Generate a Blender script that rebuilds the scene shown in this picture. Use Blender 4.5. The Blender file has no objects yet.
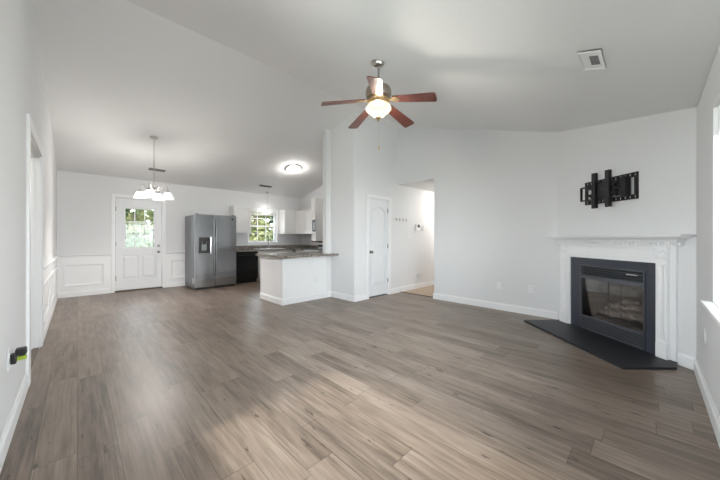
import bpy, bmesh, math, random
from mathutils import Vector, Matrix
from math import pi, sin, cos, radians, atan2
random.seed(7)
C = bpy.context.scene.collection
S = bpy.context.scene

# ------------------------------------------------------------------ camera, world, lights, exposure
CAM_H = 1.17
cd = bpy.data.cameras.new('camera'); cam = bpy.data.objects.new('camera', cd); C.objects.link(cam)
cam.location = (0, 0, CAM_H)
cam.rotation_euler = (pi / 2, 0, -0.7789)
cd.sensor_width = 36; cd.lens = 286.1 / 720 * 36; cd.shift_y = -1.14 / 720; cd.clip_start = 0.02
S.camera = cam

S.view_settings.view_transform = 'Standard'; S.view_settings.look = 'None'
S.view_settings.gamma = 1; S.view_settings.use_curve_mapping = False
S.view_settings.exposure = 0.39
try:
    S.cycles.max_bounces = 14; S.cycles.diffuse_bounces = 8; S.cycles.glossy_bounces = 5
    S.cycles.transparent_max_bounces = 12
    S.cycles.caustics_reflective = False; S.cycles.caustics_refractive = False
    S.cycles.use_denoising = True
    S.cycles.sample_clamp_indirect = 8
except Exception:
    pass

SKY = 9.0          # strength of the bright overcast sky
SUN = 4.5
world = bpy.data.worlds.new('sky'); S.world = world; world.use_nodes = True
wn = world.node_tree.nodes; wl = world.node_tree.links; wn.clear()
wo = wn.new('ShaderNodeOutputWorld'); wb = wn.new('ShaderNodeBackground')
tc = wn.new('ShaderNodeTexCoord'); sp = wn.new('ShaderNodeSeparateXYZ'); rp = wn.new('ShaderNodeValToRGB')
wl.new(tc.outputs['Generated'], sp.inputs[0]); wl.new(sp.outputs['Z'], rp.inputs[0])
rp.color_ramp.elements[0].position = 0.0; rp.color_ramp.elements[0].color = (0.95, 0.97, 1, 1)
rp.color_ramp.elements[1].position = 0.7; rp.color_ramp.elements[1].color = (0.70, 0.82, 1, 1)
wl.new(rp.outputs[0], wb.inputs[0]); wb.inputs[1].default_value = SKY
wl.new(wb.outputs[0], wo.inputs[0])

sd = bpy.data.lights.new('sun', 'SUN'); sd.energy = SUN; sd.angle = radians(6); sd.color = (1, .95, .86)
so = bpy.data.objects.new('sun', sd); C.objects.link(so)
so.rotation_euler = Vector((0.72, 0.02, -0.70)).to_track_quat('-Z', 'Y').to_euler()   # comes from the west, along the house

def portal(name, loc, rot, w, h):
    d = bpy.data.lights.new(name, 'AREA'); d.shape = 'RECTANGLE'; d.size = w; d.size_y = h
    d.cycles.is_portal = True
    o = bpy.data.objects.new(name, d); C.objects.link(o); o.location = loc; o.rotation_euler = rot
# area lamps for daylight: sky at the right window, added lamp at the left
def daylight(name, loc, rot, w, h, watts):
    d = bpy.data.lights.new(name, 'AREA'); d.shape = 'RECTANGLE'; d.size = w; d.size_y = h; d.energy = watts; d.color = (.97, .985, 1)
    o = bpy.data.objects.new(name, d); C.objects.link(o); o.location = loc; o.rotation_euler = rot
DAY_R, DAY_L = 160, 80
daylight('daylight_right_window', (1.70, -0.85, 1.50), (pi / 2, 0, 0), 3.2, 1.9, DAY_R)
daylight('added_left_daylight', (-0.85, 1.00, 1.50), (pi / 2, 0, -pi / 2), 2.4, 1.9, DAY_L)  # added lamp outside the unseen left window, brightens the far wall
portal('window_portal_kitchen', (3.985, 8.36, 1.55), (-pi / 2, 0, 0), .84, .96)
portal('window_portal_door', (1.02, 8.36, 1.42), (-pi / 2, 0, 0), .60, .95)

FAN_W, CHAN_W, FLUSH_W, PEND_W = 24.0, 24.0, 38.0, 8.0     # watts of each bulb
HALL_E, SIDE_E = 95.0, 45.0  # strengths of the two added, unseen dome lights

# ------------------------------------------------------------------ materials
def newmat(name):
    m = bpy.data.materials.new(name); m.use_nodes = True
    nt = m.node_tree; b = nt.nodes['Principled BSDF']
    return m, nt, b
def L(nt, a, b): nt.links.new(a, b)
def plain(name, col, rough=.5, metal=0, bump=0, bscale=200, spec=None, var=0, coat=0):
    m, nt, b = newmat(name)
    b.inputs['Roughness'].default_value = rough; b.inputs['Metallic'].default_value = metal
    b.inputs['Base Color'].default_value = (*col, 1)
    if spec is not None: b.inputs['Specular IOR Level'].default_value = spec
    if coat: b.inputs['Coat Weight'].default_value = coat
    t = nt.nodes.new('ShaderNodeTexCoord')
    n = nt.nodes.new('ShaderNodeTexNoise'); n.inputs['Scale'].default_value = bscale; n.inputs['Detail'].default_value = 3
    L(nt, t.outputs['Object'], n.inputs['Vector'])
    if bump:
        bp = nt.nodes.new('ShaderNodeBump'); bp.inputs['Strength'].default_value = bump; bp.inputs['Distance'].default_value = .002
        L(nt, n.outputs[0], bp.inputs['Height']); L(nt, bp.outputs[0], b.inputs['Normal'])
    if var:
        r = nt.nodes.new('ShaderNodeMapRange'); r.inputs['To Min'].default_value = 1 - var; r.inputs['To Max'].default_value = 1 + var
        mx = nt.nodes.new('ShaderNodeVectorMath'); mx.operation = 'SCALE'; mx.inputs[0].default_value = col
        L(nt, n.outputs[0], r.inputs['Value']); L(nt, r.outputs[0], mx.inputs['Scale']); L(nt, mx.outputs[0], b.inputs['Base Color'])
    return m
def emit(name, col, strength, base=(.9, .9, .9)):
    m, nt, b = newmat(name)
    b.inputs['Base Color'].default_value = (*base, 1); b.inputs['Roughness'].default_value = .35
    b.inputs['Emission Color'].default_value = (*col, 1); b.inputs['Emission Strength'].default_value = strength
    return m
def shade_glass(name, col, strength, clear=.55):
    '''thin frosted glass of a lit shade: lets its bulb's light through and glows'''
    m = bpy.data.materials.new(name); m.use_nodes = True; nt = m.node_tree; nt.nodes.clear(); N = nt.nodes.new
    o = N('ShaderNodeOutputMaterial'); mx = N('ShaderNodeMixShader'); tr = N('ShaderNodeBsdfTransparent'); b = N('ShaderNodeBsdfPrincipled')
    b.inputs['Base Color'].default_value = (.03, .03, .03, 1); b.inputs['Roughness'].default_value = .5
    b.inputs['Emission Color'].default_value = (*col, 1); b.inputs['Emission Strength'].default_value = strength
    mx.inputs[0].default_value = 1 - clear; L(nt, tr.outputs[0], mx.inputs[1]); L(nt, b.outputs[0], mx.inputs[2]); L(nt, mx.outputs[0], o.inputs[0])
    return m
def bulb(name, parent, loc, watts, col, r=.03):
    d = bpy.data.lights.new(name, 'POINT'); d.energy = watts; d.color = col; d.shadow_soft_size = r
    o = bpy.data.objects.new(name, d); C.objects.link(o); o.parent = parent; o.location = loc; return o
def floor_mat(name, c_dark, c_mid, c_light, pw=.165, pl=1.22, rough=.35):
    m, nt, b = newmat(name); N = nt.nodes.new
    t = N('ShaderNodeTexCoord'); s = N('ShaderNodeSeparateXYZ'); L(nt, t.outputs['Object'], s.inputs[0])
    def mth(op, a, c=None):
        k = N('ShaderNodeMath'); k.operation = op
        for i, v in enumerate((a, c)):
            if v is None: continue
            if isinstance(v, (int, float)): k.inputs[i].default_value = v
            else: L(nt, v, k.inputs[i])
        return k.outputs[0]
    u = mth('DIVIDE', s.outputs['X'], pw); row = mth('FLOOR', u)
    wn1 = N('ShaderNodeTexWhiteNoise'); wn1.noise_dimensions = '1D'; L(nt, row, wn1.inputs['W'])
    v = mth('ADD', mth('DIVIDE', s.outputs['Y'], pl), mth('MULTIPLY', wn1.outputs['Value'], 7.31)); pk = mth('FLOOR', v)
    cb = N('ShaderNodeCombineXYZ'); L(nt, row, cb.inputs[0]); L(nt, pk, cb.inputs[1])
    wn2 = N('ShaderNodeTexWhiteNoise'); wn2.noise_dimensions = '2D'; L(nt, cb.outputs[0], wn2.inputs['Vector'])
    # grain, stretched along the plank and shifted per plank
    g = N('ShaderNodeCombineXYZ')
    L(nt, mth('MULTIPLY', s.outputs['X'], 60), g.inputs[0])
    L(nt, mth('ADD', mth('MULTIPLY', s.outputs['Y'], 2.2), mth('MULTIPLY', wn2.outputs['Value'], 31)), g.inputs[1])
    L(nt, mth('MULTIPLY', wn2.outputs['Value'], 17), g.inputs[2])
    n1 = N('ShaderNodeTexNoise'); n1.inputs['Scale'].default_value = 1; n1.inputs['Detail'].default_value = 7; n1.inputs['Roughness'].default_value = .65
    n1.inputs['Distortion'].default_value = .6
    L(nt, g.outputs[0], n1.inputs['Vector'])
    g2 = N('ShaderNodeCombineXYZ')
    L(nt, mth('MULTIPLY', s.outputs['X'], 15), g2.inputs[0]); L(nt, mth('ADD', mth('MULTIPLY', s.outputs['Y'], 1.9), mth('MULTIPLY', wn2.outputs['Value'], 53)), g2.inputs[1])
    n2 = N('ShaderNodeTexNoise'); n2.inputs['Scale'].default_value = 1.4; n2.inputs['Detail'].default_value = 3; L(nt, g2.outputs[0], n2.inputs['Vector'])
    val = mth('ADD', mth('ADD', mth('MULTIPLY', n1.outputs[0], .74), mth('MULTIPLY', n2.outputs[0], .58)), mth('MULTIPLY', wn2.outputs['Value'], .20))
    val = mth('SUBTRACT', val, .26)
    # small dark knots and checks
    g3 = N('ShaderNodeCombineXYZ')
    L(nt, mth('MULTIPLY', s.outputs['X'], 22), g3.inputs[0]); L(nt, mth('ADD', mth('MULTIPLY', s.outputs['Y'], 6.5), mth('MULTIPLY', wn2.outputs['Value'], 29)), g3.inputs[1])
    n3 = N('ShaderNodeTexNoise'); n3.inputs['Scale'].default_value = 1; n3.inputs['Detail'].default_value = 2; L(nt, g3.outputs[0], n3.inputs['Vector'])
    kn = N('ShaderNodeMapRange'); kn.inputs['From Min'].default_value = .67; kn.inputs['From Max'].default_value = .76; kn.inputs['To Max'].default_value = .38; L(nt, n3.outputs[0], kn.inputs['Value'])
    val = mth('SUBTRACT', val, kn.outputs[0])
    cr = N('ShaderNodeValToRGB'); e = cr.color_ramp.elements
    e[0].position = .22; e[0].color = (*c_dark, 1); e[1].position = .82; e[1].color = (*c_light, 1)
    k = e.new(.5); k.color = (*c_mid, 1)
    L(nt, val, cr.inputs[0])
    fu = mth('FRACT', u); fv = mth('FRACT', v)
    su = mth('LESS_THAN', mth('MINIMUM', fu, mth('SUBTRACT', 1, fu)), .010)
    sv = mth('LESS_THAN', mth('MINIMUM', fv, mth('SUBTRACT', 1, fv)), .0016)
    seam = mth('MAXIMUM', su, sv)
    mx = N('ShaderNodeMix'); mx.data_type = 'RGBA'; mx.inputs[7].default_value = (*[c * .55 for c in c_dark], 1)
    L(nt, mth('MULTIPLY', seam, .6), mx.inputs[0]); L(nt, cr.outputs[0], mx.inputs[6])
    L(nt, mx.outputs[2], b.inputs['Base Color'])
    L(nt, mth('ADD', mth('MULTIPLY', n1.outputs[0], .16), rough - .08), b.inputs['Roughness'])
    bp = N('ShaderNodeBump'); bp.inputs['Strength'].default_value = .12; bp.inputs['Distance'].default_value = .002
    L(nt, mth('SUBTRACT', n1.outputs[0], seam), bp.inputs['Height']); L(nt, bp.outputs[0], b.inputs['Normal'])
    return m
def granite_mat():
    m, nt, b = newmat('granite'); N = nt.nodes.new
    t = N('ShaderNodeTexCoord'); v = N('ShaderNodeTexVoronoi'); v.inputs['Scale'].default_value = 95
    n = N('ShaderNodeTexNoise'); n.inputs['Scale'].default_value = 38; n.inputs['Detail'].default_value = 8
    L(nt, t.outputs['Object'], v.inputs['Vector']); L(nt, t.outputs['Object'], n.inputs['Vector'])
    a = N('ShaderNodeMath'); a.operation = 'MULTIPLY_ADD'; a.inputs[1].default_value = .45; L(nt, v.outputs['Color'], a.inputs[0]); L(nt, n.outputs[0], a.inputs[2])
    cr = N('ShaderNodeValToRGB'); e = cr.color_ramp.elements
    e[0].position = .45; e[0].color = (.03, .026, .024, 1); e[1].position = 1.0; e[1].color = (.55, .51, .46, 1)
    k = e.new(.66); k.color = (.12, .10, .085, 1); k = e.new(.82); k.color = (.29, .26, .235, 1)
    L(nt, a.outputs[0], cr.inputs[0]); L(nt, cr.outputs[0], b.inputs['Base Color']); b.inputs['Roughness'].default_value = .16
    return m
def steel_mat(name, col=(.55, .56, .58), rough=.26):
    m, nt, b = newmat(name); N = nt.nodes.new
    b.inputs['Metallic'].default_value = 1; b.inputs['Base Color'].default_value = (*col, 1)
    t = N('ShaderNodeTexCoord'); mp = N('ShaderNodeMapping'); mp.inputs['Scale'].default_value = (3, 3, 400)
    n = N('ShaderNodeTexNoise'); n.inputs['Scale'].default_value = 1; L(nt, t.outputs['Object'], mp.inputs[0]); L(nt, mp.outputs[0], n.inputs['Vector'])
    r = N('ShaderNodeMapRange'); r.inputs['To Min'].default_value = rough - .05; r.inputs['To Max'].default_value = rough + .08
    L(nt, n.outputs[0], r.inputs[0]); L(nt, r.outputs[0], b.inputs['Roughness'])
    # doors of sheet steel are never quite flat: long soft waves in height
    mp2 = N('ShaderNodeMapping'); mp2.inputs['Scale'].default_value = (.8, .8, 5.0); L(nt, t.outputs['Object'], mp2.inputs[0])
    n2 = N('ShaderNodeTexNoise'); n2.inputs['Scale'].default_value = 1; n2.inputs['Detail'].default_value = 1; L(nt, mp2.outputs[0], n2.inputs['Vector'])
    bp = N('ShaderNodeBump'); bp.inputs['Strength'].default_value = .12; bp.inputs['Distance'].default_value = .03
    L(nt, n2.outputs[0], bp.inputs['Height']); L(nt, bp.outputs[0], b.inputs['Normal'])
    return m
def glass_mat(name, tint=(.97, .99, .98), refl=.5):
    m = bpy.data.materials.new(name); m.use_nodes = True; nt = m.node_tree; nt.nodes.clear(); N = nt.nodes.new
    o = N('ShaderNodeOutputMaterial'); mx = N('ShaderNodeMixShader'); tr = N('ShaderNodeBsdfTransparent'); gl = N('ShaderNodeBsdfGlossy'); fr = N('ShaderNodeFresnel')
    tr.inputs[0].default_value = (*tint, 1); gl.inputs['Roughness'].default_value = .02; fr.inputs[0].default_value = 1.35
    L(nt, fr.outputs[0], mx.inputs[0]); L(nt, tr.outputs[0], mx.inputs[1]); L(nt, gl.outputs[0], mx.inputs[2]); L(nt, mx.outputs[0], o.inputs[0])
    return m
def wood_mat(name, c0, c1, rough=.35, sc=(2, 40, 40)):
    m, nt, b = newmat(name); N = nt.nodes.new
    t = N('ShaderNodeTexCoord'); mp = N('ShaderNodeMapping'); mp.inputs['Scale'].default_value = sc
    n = N('ShaderNodeTexNoise'); n.inputs['Scale'].default_value = 1; n.inputs['Detail'].default_value = 5
    L(nt, t.outputs['Object'], mp.inputs[0]); L(nt, mp.outputs[0], n.inputs['Vector'])
    cr = N('ShaderNodeValToRGB'); cr.color_ramp.elements[0].color = (*c0, 1); cr.color_ramp.elements[1].color = (*c1, 1)
    cr.color_ramp.elements[0].position = .3; cr.color_ramp.elements[1].position = .7
    L(nt, n.outputs[0], cr.inputs[0]); L(nt, cr.outputs[0], b.inputs['Base Color']); b.inputs['Roughness'].default_value = rough
    return m
def leaf_mat(name, c0, c1):
    m = bpy.data.materials.new(name); m.use_nodes = True; nt = m.node_tree; nt.nodes.clear(); N = nt.nodes.new
    o = N('ShaderNodeOutputMaterial'); mx = N('ShaderNodeMixShader'); d = N('ShaderNodeBsdfDiffuse'); tr = N('ShaderNodeBsdfTranslucent')
    t = N('ShaderNodeTexCoord'); n = N('ShaderNodeTexNoise'); n.inputs['Scale'].default_value = 2.2; n.inputs['Detail'].default_value = 4
    L(nt, t.outputs['Object'], n.inputs['Vector'])
    cr = N('ShaderNodeValToRGB'); cr.color_ramp.elements[0].color = (*c0, 1); cr.color_ramp.elements[1].color = (*c1, 1)
    cr.color_ramp.elements[0].position = .35; cr.color_ramp.elements[1].position = .65
    L(nt, n.outputs[0], cr.inputs[0]); L(nt, cr.outputs[0], d.inputs[0]); L(nt, cr.outputs[0], tr.inputs[0])
    mx.inputs[0].default_value = .4; L(nt, d.outputs[0], mx.inputs[1]); L(nt, tr.outputs[0], mx.inputs[2]); L(nt, mx.outputs[0], o.inputs[0])
    return m

M = dict(
    wall=plain('wall_paint', (.70, .705, .715), .85, bump=.05, bscale=350),
    ceil=plain('ceiling_paint', (.755, .755, .755), .95, bump=.08, bscale=250),
    trim=plain('trim_paint', (.795, .80, .81), .4, bump=.02),
    door=plain('door_paint', (.73, .74, .76), .45, bump=.02),
    floor=floor_mat('vinyl_plank', (.064, .045, .033), (.185, .140, .109), (.305, .247, .203)),
    hallfloor=plain('hall_flooring', (.40, .31, .235), .6, bump=.1, bscale=60, var=.15),
    dark=plain('gap_shade', (.03, .025, .022), .6),
    strip=plain('transition_strip', (.10, .075, .055), .45),
    granite=granite_mat(), steel=steel_mat('stainless', (.40, .41, .43), .15), steel_side=plain('grey_panel', (.23, .24, .25), .42, metal=.6, bump=.05),
    black=plain('black_plastic', (.012, .012, .013), .35), blackgloss=plain('black_gloss', (.010, .010, .011), .12),
    blackmetal=plain('black_metal', (.018, .018, .02), .45, metal=.3, bump=.03),
    slate=plain('slate', (.032, .037, .052), .40, bump=.25, bscale=60, var=.3),
    hearth=plain('hearth_slate', (.015, .017, .022), .48, bump=.25, bscale=50, var=.35),
    firemetal=plain('firebox_metal', (.035, .038, .048), .35, metal=.2, bump=.03),
    louvre=plain('louvre_metal', (.085, .090, .105), .3, metal=.4),
    liner=wood_mat('firebox_liner', (.16, .14, .125), (.34, .30, .27), .9, (6, 6, 14)),
    log=wood_mat('gas_log', (.16, .13, .12), (.62, .56, .52), .9, (8, 22, 22)),
    knobmetal=plain('dark_nickel', (.20, .19, .18), .3, metal=1),
    motor=plain('motor_nickel', (.36, .31, .27), .32, metal=1), nickel=plain('brushed_nickel', (.50, .47, .44), .28, metal=1, bump=.03),
    brass=plain('antique_brass', (.60, .44, .26), .30, metal=1),
    chrome=plain('chrome', (.65, .66, .68), .14, metal=1),
    blade=wood_mat('mahogany_blade', (.075, .022, .016), (.13, .042, .030), .32, (4, 60, 60)),
    cab=plain('cabinet_white', (.80, .795, .785), .4, bump=.02),
    brownwood=wood_mat('brown_wood', (.10, .045, .02), (.22, .11, .05), .4),
    plate=plain('plate_white', (.77, .78, .79), .3), plategrey=plain('plate_slot', (.12, .12, .12), .5),
    green=plain('green_tag', (.28, .40, .03), .5),
    vent=plain('vent_white', (.80, .80, .80), .5), ventgrey=plain('vent_grey', (.10, .10, .10), .6), ventmid=plain('vent_grey_slat', (.30, .30, .30), .6),
    glass=glass_mat('window_glass'), fireglass=glass_mat('fire_glass', (.80, .79, .78), ),
    fan_e=shade_glass('fan_bowl_glass', (1, .84, .64), 1.15), chan_e=shade_glass('chandelier_glass', (1, .98, .95), 1.1),
    flush_e=shade_glass('dome_glass', (1, .98, .95), 1.5), pend_e=shade_glass('pendant_glass', (1, .98, .95), 1.1),
    hall_e=emit('added_hall_dome', (1, .94, .86), HALL_E), side_e=emit('added_side_dome', (1, .93, .84), SIDE_E),
    screen=plain('thermostat_screen', (.02, .03, .02), .2), blind=plain('blind_white', (.80, .80, .79), .5),
    grass=plain('lawn_grass', (.05, .075, .03), .9, var=.4, bscale=6), bark=wood_mat('bark', (.06, .045, .03), (.16, .12, .09), .9, (20, 20, 3)),
    leaf_c=leaf_mat('leaf_far', (.028, .05, .022), (.075, .095, .05)), leaf_a=leaf_mat('leaf_green', (.035, .07, .025), (.115, .15, .07)), leaf_b=leaf_mat('leaf_yellow', (.11, .13, .045), (.26, .25, .12)),
)

# ------------------------------------------------------------------ mesh helpers
class MB:
    def __init__(s): s.bm = bmesh.new()
    def box(s, x0, x1, y0, y1, z0, z1, bev=0, seg=2):
        t = bmesh.new() if bev else s.bm
        P = [(x, y, z) for z in (z0, z1) for y in (y0, y1) for x in (x0, x1)]
        v = [t.verts.new(p) for p in P]
        for f in ((0, 2, 3, 1), (4, 5, 7, 6), (0, 1, 5, 4), (2, 6, 7, 3), (0, 4, 6, 2), (1, 3, 7, 5)): t.faces.new([v[i] for i in f])
        if bev:
            bmesh.ops.bevel(t, geom=t.edges[:], offset=bev, segments=seg, affect='EDGES', profile=.5)
            s.merge(t)
        return s
    def merge(s, t, mat=None):
        if mat is not None: bmesh.ops.transform(t, matrix=mat, verts=t.verts[:])
        me = bpy.data.meshes.new('tmp'); t.to_mesh(me); t.free(); s.bm.from_mesh(me); bpy.data.meshes.remove(me); return s
    def prism(s, pts, axis, a, b):
        """polygon pts (two coordinates) extruded along axis from a to b; axis X: pts=(y,z), Y: (x,z), Z: (x,y)"""
        def mk(p, k): return {'X': (k, p[0], p[1]), 'Y': (p[0], k, p[1]), 'Z': (p[0], p[1], k)}[axis]
        n = len(pts); v0 = [s.bm.verts.new(mk(p, a)) for p in pts]; v1 = [s.bm.verts.new(mk(p, b)) for p in pts]
        s.bm.faces.new(v0); s.bm.faces.new(v1[::-1])
        for i in range(n): s.bm.faces.new((v0[i], v1[i], v1[(i + 1) % n], v0[(i + 1) % n]))
        return s
    def ring(s, outer, inner, y0, y1, yin=None):
        """flat molding ring in the local XZ plane between two outlines with the same count, from y0 (back) to y1 (front)"""
        n = len(outer); yi = y1 if yin is None else yin
        A = [s.bm.verts.new((p[0], y0, p[1])) for p in outer]; B = [s.bm.verts.new((p[0], y1, p[1])) for p in outer]
        Cc = [s.bm.verts.new((p[0], yi, p[1])) for p in inner]; D = [s.bm.verts.new((p[0], y0, p[1])) for p in inner]
        for i in range(n):
            j = (i + 1) % n
            for P, Q in ((A, B), (B, Cc), (Cc, D), (D, A)): s.bm.faces.new((P[i], P[j], Q[j], Q[i]))
        return s
    def tube(s, pts, r, seg=10, cap=True):
        pts = [Vector(p) for p in pts]; n = len(pts); rr = r if isinstance(r, (list, tuple)) else [r] * n
        rings = []; up = None
        for i, p in enumerate(pts):
            d = (pts[min(i + 1, n - 1)] - pts[max(i - 1, 0)]).normalized()
            if up is None: up = Vector((0, 0, 1)) if abs(d.z) < .9 else Vector((1, 0, 0))
            a = d.cross(up).normalized(); up = a.cross(d).normalized()
            rings.append([s.bm.verts.new(p + (a * cos(2 * pi * k / seg) + up * sin(2 * pi * k / seg)) * rr[i]) for k in range(seg)])
        for i in range(n - 1):
            for k in range(seg): s.bm.faces.new((rings[i][k], rings[i][(k + 1) % seg], rings[i + 1][(k + 1) % seg], rings[i + 1][k]))
        if cap: s.bm.faces.new(rings[0][::-1]); s.bm.faces.new(rings[-1])
        return s
    def lathe(s, prof, c=(0, 0, 0), seg=28, axis='Z', flute=0, nfl=0):
        c = Vector(c); rings = []
        for r, h in prof:
            R = []
            for k in range(seg):
                a = 2 * pi * k / seg; q = r * (1 + flute * cos(nfl * a)) if nfl else r
                q = max(q, 1e-4)
                p = {'Z': (q * cos(a), q * sin(a), h), 'Y': (q * cos(a), h, q * sin(a)), 'X': (h, q * cos(a), q * sin(a))}[axis]
                R.append(s.bm.verts.new(c + Vector(p)))
            rings.append(R)
        for i in range(len(rings) - 1):
            for k in range(seg): s.bm.faces.new((rings[i][k], rings[i][(k + 1) % seg], rings[i + 1][(k + 1) % seg], rings[i + 1][k]))
        s.bm.faces.new(rings[0]); s.bm.faces.new(rings[-1])
        return s
    def xf(s, m): bmesh.ops.transform(s.bm, matrix=m, verts=s.bm.verts[:]); return s
    def build(s, name, mat, parent=None, smooth=False, label=None, kind=None):
        bmesh.ops.recalc_face_normals(s.bm, faces=s.bm.faces[:])
        me = bpy.data.meshes.new(name); s.bm.to_mesh(me); s.bm.free()
        if smooth:
            for p in me.polygons: p.use_smooth = True
            try: me.set_sharp_from_angle(angle=radians(38))
            except Exception: pass
        me.materials.append(mat if not isinstance(mat, str) else M[mat])
        o = bpy.data.objects.new(name, me); C.objects.link(o)
        if parent is not None: o.parent = parent
        if label: o['label'] = label
        if kind: o['kind'] = kind
        return o
def B(*a, **k): return MB().box(*a, **k)
def tag(o, label, cat, group=None, kind=None):
    o['label'] = label; o['category'] = cat
    if group: o['group'] = group
    if kind: o['kind'] = kind
    return o
def thing(name, label, cat, loc=(0, 0, 0), rot=0, group=None, kind=None):
    o = bpy.data.objects.new(name, None); C.objects.link(o); o.location = loc; o.rotation_euler = (0, 0, rot)
    return tag(o, label, cat, group, kind)
def struct(o, label, cat): return tag(o, label, cat, None, 'structure')
def recent(o, p):
    """move a world-built mesh's origin to p without moving the mesh"""
    o.data.transform(Matrix.Translation(-Vector(p))); o.location = p; return o
def rect(x0, x1, z0, z1): return [(x0, z0), (x1, z0), (x1, z1), (x0, z1)]
def inset(p, d):
    cx = sum(q[0] for q in p) / len(p); cz = sum(q[1] for q in p) / len(p)
    out = []; n = len(p)
    for i in range(n):
        a, b, c = Vector(p[i - 1]), Vector(p[i]), Vector(p[(i + 1) % n])
        n1 = Vector((-(b - a).y, (b - a).x)).normalized(); n2 = Vector((-(c - b).y, (c - b).x)).normalized()
        h = (n1 + n2); h = h / max(h.length_squared / 2, .2)
        out.append((b.x + h.x * d, b.y + h.y * d))
    return out

# ------------------------------------------------------------------ room numbers
XL, YD, XF, YR = -.29, 8.175, 4.96, -.29
XP, YP, YH, XH = 3.66, 3.86, 4.545, 2.57
XK = 5.30
YRG, ZRG, S1, S2 = 3.681, 3.554, .2306, .306
def zc(y): return ZRG - S1 * (y - YRG) if y >= YRG else ZRG - S2 * (YRG - y)
A_ = Vector((4.96, .954)); B_ = Vector((3.905, -.29)); T_ = (B_ - A_).normalized(); DL = (B_ - A_).length
N_ = Vector((T_.y, -T_.x)); N_ = N_ if N_.x < 0 else -N_
DROT = atan2(N_.x, -N_.y)

def wall_cells(mb, axis, a, b, u0, u1, z0, z1, holes):
    us = sorted({u0, u1, *[h[0] for h in holes], *[h[1] for h in holes]}); zs = sorted({z0, z1, *[h[2] for h in holes], *[h[3] for h in holes]})
    for i in range(len(us) - 1):
        for j in range(len(zs) - 1):
            cu, cz = (us[i] + us[i + 1]) / 2, (zs[j] + zs[j + 1]) / 2
            if any(h[0] < cu < h[1] and h[2] < cz < h[3] for h in holes): continue
            if axis == 'Y': mb.box(us[i], us[i + 1], a, b, zs[j], zs[j + 1])
            else: mb.box(a, b, us[i], us[i + 1], zs[j], zs[j + 1])
    return mb

# floor, ground
struct(B(XL - .1, XF + .10, YR - .15, YD + .15, -.12, 0).build('floor', 'floor'), 'brown grey vinyl plank floor of the living, dining and kitchen area', 'floor')
struct(B(XF + .10, 8.2, 2.8, 4.0, -.12, .001).build('floor_hall', 'hallfloor'), 'tan floor of the hallway beyond the opening', 'floor')
struct(B(-2.2, XL - .1, 2.6, 5.8, -.12, .0).build('floor_side_room', 'floor'), 'brown floor seen through the opening in the left wall', 'floor')
struct(B(XF + .10, XK + .2, 4.0, YD + .15, -.12, 0).build('floor_kitchen', 'floor'), 'plank floor at the kitchen end behind the cabinets', 'floor')
# ceiling: two slopes meeting in a ridge
mb = MB()
mb.prism([(YRG, zc(YRG)), (YD + .2, zc(YD + .2)), (YD + .2, zc(YD + .2) + .15), (YRG, zc(YRG) + .15)], 'X', XL - .2, XK + .2)
mb.prism([(YR - .2, zc(YR - .2)), (YRG, zc(YRG)), (YRG, zc(YRG) + .15), (YR - .2, zc(YR - .2) + .15)], 'X', XL - .2, XK + .2)
struct(mb.build('ceiling', 'ceil'), 'white vaulted ceiling with two slopes meeting in a ridge', 'ceiling')
struct(B(XF + .11, 8.2, 2.7, 4.1, 2.352, 2.45).build('ceiling_hall', 'ceil'), 'flat white ceiling of the hallway', 'ceiling')
struct(B(-2.3, XL - .13, 2.5, 5.9, 2.44, 2.54).build('ceiling_side_room', 'ceil'), 'flat ceiling of the room beyond the left opening', 'ceiling')

# back wall with the garden door and the kitchen window
D1 = (.575, 1.445, 0, 2.085); W1 = (3.545, 4.42, 1.075, 2.03)
mb = wall_cells(MB(), 'Y', YD, YD + .15, XL - .15, XK + .15, 0, 2.56, [D1, W1])
struct(mb.build('wall_back', 'wall'), 'light grey wall with the garden door and the kitchen window', 'wall')
# left wall with the cased opening
O1 = (3.543, 4.62, 0, 2.06); W3 = (.10, 1.90, .757, 2.03)  # second hole is for the added, unseen window
mb = wall_cells(MB(), 'X', XL - .13, XL, YR - .15, YD + .15, 0, 2.2, [O1, W3])
mb.prism([(YR - .15, 2.2), (YD + .15, 2.2), (YD + .15, zc(YD + .15) + .05), (YRG, zc(YRG) + .05), (YR - .15, zc(YR - .15) + .05)], 'X', XL - .13, XL)
struct(mb.build('wall_left', 'wall'), 'light grey left wall with a cased opening and wainscoting beyond it', 'wall')
# right wall with the living room window
W2 = (.45, 2.956, .757, 2.03)
mb = wall_cells(MB(), 'Y', YR - .15, YR, XL - .15, XF + .2, 0, zc(YR - .05) - .005, [W2])
struct(mb.build('wall_right', 'wall'), 'light grey right wall with the living room window', 'wall')
# far wall and the opening to the hallway
mb = MB(); YO = 2.965
mb.prism([(YR - .1, 0), (YO, 0), (YO, zc(YO) + .05), (YR - .1, zc(YR - .1) + .05)], 'X', XF, XF + .12)
mb.prism([(YO, 2.352), (YP + .02, 2.352), (YP + .02, ZRG + .03), (YRG, ZRG + .05), (YO, zc(YO) + .05)], 'X', XF, XF + .12)
struct(mb.build('wall_far', 'wall'), 'light grey far wall between the hallway opening and the fireplace corner', 'wall')
# diagonal chimney wall
FB = (.452, 1.235, .03, .836)
mb = wall_cells(MB(), 'Y', 0, .08, -.10, DL + .10, 0, 2.2, [FB])
mb.prism([(-.10, 2.2), (DL + .10, 2.2), (DL + .10, 2.40), (-.10, 2.80)], 'Y', 0, .08)
o = mb.build('wall_chimney', 'wall'); o.location = (A_.x, A_.y, 0); o.rotation_euler = (0, 0, DROT)
struct(o, 'diagonal light grey wall above the fireplace', 'wall')
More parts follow.
